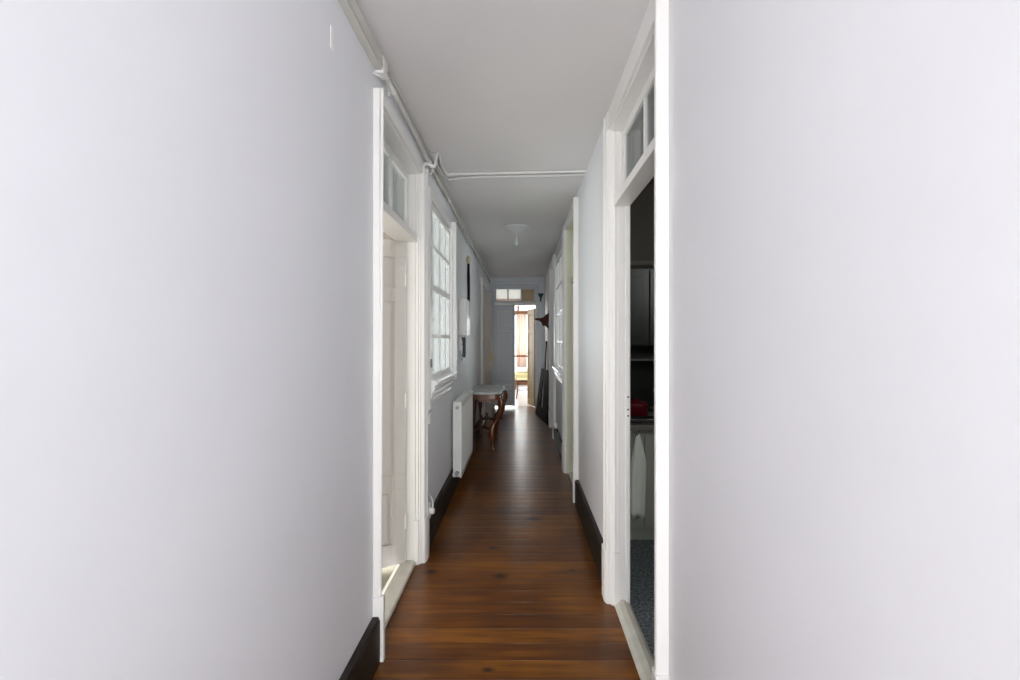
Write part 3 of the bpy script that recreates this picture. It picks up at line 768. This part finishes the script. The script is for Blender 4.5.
wh = thing('wall_hanging', 'narrow dark hanging with a pale wooden top on the left wall beyond the electric cabinet', 'wall decoration', (WL, 5.70, 1.72))
bm = NB(); lathe(bm, [(.010, -.055), (.022, -.03), (.026, 0), (.022, .035), (.006, .055)], (WL+.027, 5.71, 2.51), n=16); obj('wooden_top', bm, M['palewood'], wh, smooth=True)
K = [(WL+.028, 5.71, 2.46, .016), (WL+.028, 5.71, 2.30, .019), (WL+.03, 5.71, 2.05, .018), (WL+.026, 5.71, 1.92, .022), (WL+.03, 5.71, 1.82, .016), (WL+.026, 5.71, 1.73, .02)]
K = smooth_path(K, 5)
bm = NB(); tube(bm, [k[:3] for k in K], [k[3] for k in K], 10); obj('strap', bm, M['darkwood'], wh, smooth=True)

# thermostat-like box and its loose wire, below the sill
bm = NB(); box(bm, WL, WL+.048, 3.20, 3.27, .905, .975)
jb = tag(obj('wall_box', bm, M['plastic'], bevel=.005), 'small white box on the left wall beside the door casing below the window sill', 'junction box')
bm = NB(); tube(bm, smooth_path([(WL+.003, 3.271, .93), (WL+.003, 3.33, .945), (WL+.003, 3.36, .915), (WL+.003, 3.30, .90), (WL+.003, 3.34, .88), (WL+.003, 3.42, .95), (WL+.003, 3.50, .96)], 6), .003, 6)
obj('wire', bm, M['metal'], jb, smooth=True)
ds = thing('wall_socket', 'white socket with plug low on the left wall beside the door casing', 'socket', (WL, 3.22, .2))
bm = NB(); box(bm, WL, WL+.040, 3.17, 3.28, .222, .325); obj('socket_plate', bm, M['plastic'], ds, bevel=.006)
bm = NB(); lathe(bm, [(.024, 0), (.024, .02), (.018, .035)], (WL+.040, 3.22, .285), 'x', 16); obj('plug', bm, M['plastic'], ds)
bm = NB(); tube(bm, smooth_path([(WL+.06, 3.22, .285), (WL+.05, 3.28, .335), (WL+.02, 3.33, .36), (WL+.006, 3.36, .34)], 5), .006, 8); obj('cord', bm, M['plastic'], ds, smooth=True)
# near-wall plaster scar and crack on left
bm = NB(); box(bm, WL-.004, WL+.002, 1.64, 1.665, 2.56, 2.64)
tag(obj('filler_patch', bm, M['trimW'], bevel=.001), 'thin vertical streak of white filler high on the left wall', 'plaster patch')

# right wall socket near the floor
ws = thing('wall_socket', 'small white socket low on the right wall by the farthest casing', 'socket', (WR, 6.7, .26))
bm = NB(); box(bm, WR-.045, WR, 6.55, 6.62, .22, .30); obj('socket_plate', bm, M['plastic'], ws, bevel=.005)

# ------------------------------------------------------------------ far right: bracket, sconce, leaning boards
S = 8.6/453
def px(x, y): return ((x-521)*S, 1.5-(y-340)*S)
bm = NB()
out = [px(533.6,319.2), px(536.5,318.0), px(540,318.2), px(543.5,317.2), px(546,314.5), px(548.9,313.0), px(548.9,328.0), px(547,327.8), px(545.5,325.8), px(542.5,326.0), px(541.8,323.0), px(539.5,320.8), px(536.5,320.2)]
prism(bm, out, 8.57, 8.63, 'y')
wb = thing('wall_bracket', 'dark reddish carved wooden bracket jutting from the right wall near the end', 'bracket', (WR, 8.6, 1.75))
obj('arm', bm, M['redwood'], wb, bevel=.008)
bm = NB(); box(bm, WR-.012, WR, 8.54, 8.66, 1.70, 2.05); obj('back_plate', bm, M['redwood'], wb, bevel=.004)

sc = thing('wall_sconce', 'small dark green funnel-shaped wall lamp on the end wall right of the double door', 'wall lamp', (.435, YF, 2.36))
bm = NB(); lathe(bm, [(.016, 0), (.022, .03), (.030, .07), (.062, .12), (.066, .135), (.055, .14)], (.435, YF-.07, 2.38), n=20); obj('lamp_shade', bm, M['green'], sc, smooth=True)
bm = NB(); tube(bm, [(.435, YF-.07, 2.385), (.435, YF-.06, 2.36), (.435, YF, 2.37)], .008, 8); lathe(bm, [(.025, -.01), (.025, 0)], (.435, YF, 2.37), 'y', 12); obj('arm', bm, M['green'], sc)

def lean(name, y0, y1, xb, xt, z, t, mat, label, cat, taper=0):
    bm = NB()
    d = Vector((xt-xb, 0, z)).normalized(); n = Vector((-d.z, 0, d.x))*-1
    # four corners with thickness t towards the wall
    P = [Vector((xb, y0, 0)), Vector((xb, y1, 0)), Vector((xt, y1-taper, z)), Vector((xt, y0+taper, z))]
    A = [bm.verts.new(p) for p in P]; B = [bm.verts.new(p+Vector((t, 0, 0))) for p in P]
    for i in range(4): bm.faces.new((A[i], A[(i+1)%4], B[(i+1)%4], B[i]))
    bm.faces.new(A[::-1]); bm.faces.new(B)
    return tag(obj(name, bm, mat, bevel=.004), label, cat)
bm = NB()
QA, QB, QC, QD = Vector((.29, 9.2, 0)), Vector((.465, 7.95, 0)), Vector((.492, 8.3, .95)), Vector((.415, 9.25, .92))
def Q(u, v, t):
    p = (QA*(1-u)+QB*u)*(1-v) + (QD*(1-u)+QC*u)*v
    return p + Vector((.016*t, .002*t, 0))
us, vs = [0, .36, .56, 1], [0, .22, .74, 1]
for i in range(3):
    for j in range(3):
        if i == 1 and j == 1: continue
        q = [bm.verts.new(Q(us[i+a], vs[j+b], t)) for a in (0, 1) for b in (0, 1) for t in (0, 1)]
        for f in ((0,1,3,2),(4,6,7,5),(0,4,5,1),(2,3,7,6),(0,2,6,4),(1,5,7,3)): bm.faces.new([q[k] for k in f])
tag(obj('wooden_sheet', bm, M['darkwood']), 'low wide near-black wooden frame with a slot, leaning against the right wall by the end', 'wooden frame')
lean('wooden_board', 9.0, 9.28, .445, .500, 1.48, .024, M['darkwood'], 'tall narrow near-black board leaning behind the low dark frame at the right wall', 'wooden board', .09)

# ------------------------------------------------------------------ kitchen
kc = thing('kitchen_cabinet', 'pale sage kitchen base cabinets with grooved doors seen through the right doorway', 'cabinet', (1.2, 3.65, 0))
bm = NB(); box(bm, KX+.002, 1.9, 3.37, 3.99, .10, .83); box(bm, KX+.002, 1.9, 3.40, 3.99, 0, .10); obj('carcass', bm, M['kcab'], kc, bevel=.003)
x = .672
for w in (.245, .40, .40):
    bm = NB(); box(bm, x, x+w-.006, 3.35, 3.369, .12, .80)
    for k in range(1, int(w/.06)):
        box(bm, x+k*.06-.001, x+k*.06+.001, 3.348, 3.351, .16, .76)
    dr = obj('door', bm, M['kcab'], kc, bevel=.003)
    if w > .3:
      bm = NB(); tube(bm, smooth_path([(x+w-.05, 3.35, .70), (x+w-.05, 3.325, .69), (x+w-.05, 3.325, .61), (x+w-.05, 3.35, .60)], 4), .005, 8); obj('handle', bm, M['steel'], dr)
    x += w
bm = NB(); box(bm, KX+.002, 1.9, 3.405, 3.41, .012, .095); obj('toe_kick', bm, M['kcab'], kc)
bm = NB(); box(bm, KX+.002, 1.92, 3.33, 3.99, .831, .872)
tag(obj('worktop', bm, M['ktop'], bevel=.006), 'grey kitchen worktop running over the sage base cabinets', 'worktop')
# upper cabinet
uc = thing('wall_cupboard', 'dark kitchen wall cupboards with a pale cornice above the worktop', 'cupboard', (1.2, 3.9, 1.45))
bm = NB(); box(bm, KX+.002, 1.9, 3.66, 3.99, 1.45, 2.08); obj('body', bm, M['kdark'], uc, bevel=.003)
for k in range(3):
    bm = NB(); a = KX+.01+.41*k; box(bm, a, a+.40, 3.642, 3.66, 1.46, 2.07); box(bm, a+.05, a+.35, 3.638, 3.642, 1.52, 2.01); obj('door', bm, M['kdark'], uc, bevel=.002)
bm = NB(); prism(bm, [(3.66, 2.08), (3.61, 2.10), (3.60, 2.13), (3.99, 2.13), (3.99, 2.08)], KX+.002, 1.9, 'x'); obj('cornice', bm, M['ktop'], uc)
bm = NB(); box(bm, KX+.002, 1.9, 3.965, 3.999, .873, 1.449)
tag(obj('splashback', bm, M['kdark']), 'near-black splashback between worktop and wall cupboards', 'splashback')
# open shelf/box of the hob hood : light edge lines
bm = NB(); box(bm, KX+.03, 1.5, 3.70, 3.96, 1.33, 1.345)
sh = tag(obj('wall_shelf', bm, M['ktop'], bevel=.002), 'thin shelf under the dark wall cupboards', 'shelf')
# red saucepan
rp = thing('saucepan', 'red saucepan on the kitchen worktop', 'saucepan', (.93, 3.68, .872))
bm = NB(); lathe(bm, [(.085, 0), (.095, .01), (.10, .10), (.104, .105), (.096, .105), (.09, .02)], (.93, 3.68, .873), n=28); obj('pan', bm, M['red'], rp, smooth=True)
bm = NB(); lathe(bm, [(.102, 0), (.08, .018), (.02, .028), (.012, .05), (.0, .052)], (.93, 3.68, .979), n=28); obj('lid', bm, M['red'], rp, smooth=True)
bm = NB(); tube(bm, [(1.02, 3.65, .95), (1.10, 3.60, .965), (1.2, 3.54, .97)], [.012, .010, .013], 8); obj('handle', bm, M['black'], rp)
# oval dish
bm = NB(); lathe(bm, [(.10, 0), (.12, .006), (.20, .034), (.205, .038), (.195, .036), (.11, .010)], (0, 0, 0), n=36)
for v in bm.verts: v.co = Vector((v.co.x*1.0+.93, v.co.y*.42+3.44, v.co.z+.873))
tag(obj('serving_dish', bm, M['steel'], smooth=True), 'wide steel dish in front of the red saucepan on the worktop', 'dish')
# tap
tp = thing('kitchen_tap', 'chrome tap rising behind the worktop at the edge of the right doorway', 'tap', (1.16, 3.84, .873))
bm = NB(); lathe(bm, [(.025, 0), (.025, .01), (.016, .02), (.016, .06)], (1.16, 3.84, .873), n=16); obj('base', bm, M['steel'], tp, smooth=True)
bm = NB(); tube(bm, smooth_path([(1.16, 3.84, .92), (1.16, 3.84, 1.06), (1.14, 3.80, 1.13), (1.10, 3.72, 1.12), (1.09, 3.70, 1.07)], 6), .011, 10); obj('spout', bm, M['steel'], tp, smooth=True)
# towel on its hook
hk = NB(); tube(hk, smooth_path([(.845, 3.349, .80), (.845, 3.30, .805), (.845, 3.285, .825), (.845, 3.275, .84)], 5), .006, 8); lathe(hk, [(.016, -.004), (.016, 0)], (.845, 3.349, .80), 'y', 12)
tag(obj('towel_hook', hk, M['steel'], smooth=True), 'small steel hook on the cabinet front holding the tea towel', 'hook')
def towel():
    bm = NB(); rows = []
    nz, nx = 22, 40
    for j in range(nz+1):
        t = j/nz
        z = .815-.60*t
        w = .012 + .030*min(1, t*3.0)**.8 + .008*math.sin(t*3)
        ring = []
        for i in range(nx):
            a = 2*math.pi*i/nx
            r = 1+.22*math.sin(5*a+1.2*math.sin(t*2))*min(1, t*3)
            zz = z + (.02*math.sin(3*a) if j == nz else 0)
            ring.append(bm.verts.new((.852+w*r*math.cos(a)+.004*math.sin(6*t), 3.300+w*.40*r*math.sin(a), zz)))
        rows.append(ring)
    for A_, B_ in zip(rows, rows[1:]):
        for i in range(nx): bm.faces.new((A_[i], A_[(i+1)%nx], B_[(i+1)%nx], B_[i]))
    bm.faces.new(rows[0][::-1]); bm.faces.new(rows[-1])
    return bm
tag(obj('tea_towel', towel(), M['towel'], smooth=True), 'pale folded tea towel hanging from a hook on the kitchen cabinet', 'towel')

# ------------------------------------------------------------------ light
def area(name, loc, target, sx, sy, power, color):
    l = bpy.data.lights.new(name, 'AREA'); l.shape = 'RECTANGLE'; l.size = sx; l.size_y = sy; l.energy = power; l.color = color
    o = bpy.data.objects.new(name, l); COL.objects.link(o); o.location = loc
    o.rotation_euler = (Vector(target)-Vector(loc)).to_track_quat('-Z', 'Y').to_euler(); return o
area('window_daylight', (-.08, -2.1, 1.45), (-.08, 5, 1.45), .85, 2.0, 51, (.97, .98, 1.0))
area('ceiling_fill', (-.08, -1.6, .12), (-.08, .6, 2.9), 1.0, .9, 19, (1.0, .985, .96))  # unseen fill lamp added behind the viewer to lift the ceiling
area('left_room_daylight', (-3.2, 2.6, 1.3), (0, 2.6, 1.3), 2.4, 1.6, 100, (1, .98, .95))
area('left_room_daylight_far', (-3.2, 4.8, 1.5), (0, 4.4, 1.6), 1.8, 1.8, 250, (.95, .985, 1.0))
area('right_room_daylight', (2.4, 6.2, 1.7), (0, 6.0, 1.6), 2.0, 1.6, 75, (1, 1.0, .99))
area('kitchen_light', (2.0, 1.4, 2.3), (1.0, 3.2, .6), .8, .8, 9, (.95, 1, .95))
area('far_room_fill', (-2.4, 12.6, 1.6), (0, 12.2, 1.2), 2.6, 2.0, 170, (1, .98, .95))  # fill lamp added at the side wall, clear of the floor's reflection
area('balcony_sky', (-.1, 17.5, 1.9), (-.1, 14, 1.4), 3.4, 3.4, 520, (1, 1, 1))

W = bpy.data.worlds.new('overcast_sky'); SC.world = W; W.use_nodes = True
bg = W.node_tree.nodes['Background']; bg.inputs[0].default_value = (.95, .97, 1, 1); bg.inputs[1].default_value = 4.0

# ------------------------------------------------------------------ camera
cam = bpy.data.cameras.new('camera'); co = bpy.data.objects.new('camera', cam); COL.objects.link(co)
co.location = (0, 0, 1.5); co.rotation_euler = (math.radians(90), 0, 0)
cam.sensor_width = 36; cam.lens = 453/1020*36; cam.shift_x = -11/1020; cam.clip_start = .02
SC.camera = co
SC.view_settings.view_transform = 'Standard'
SC.view_settings.look = 'None'
SC.view_settings.exposure = 0.17

SC.cycles.diffuse_bounces = 8
SC.cycles.max_bounces = 14
SC.cycles.transparent_max_bounces = 16
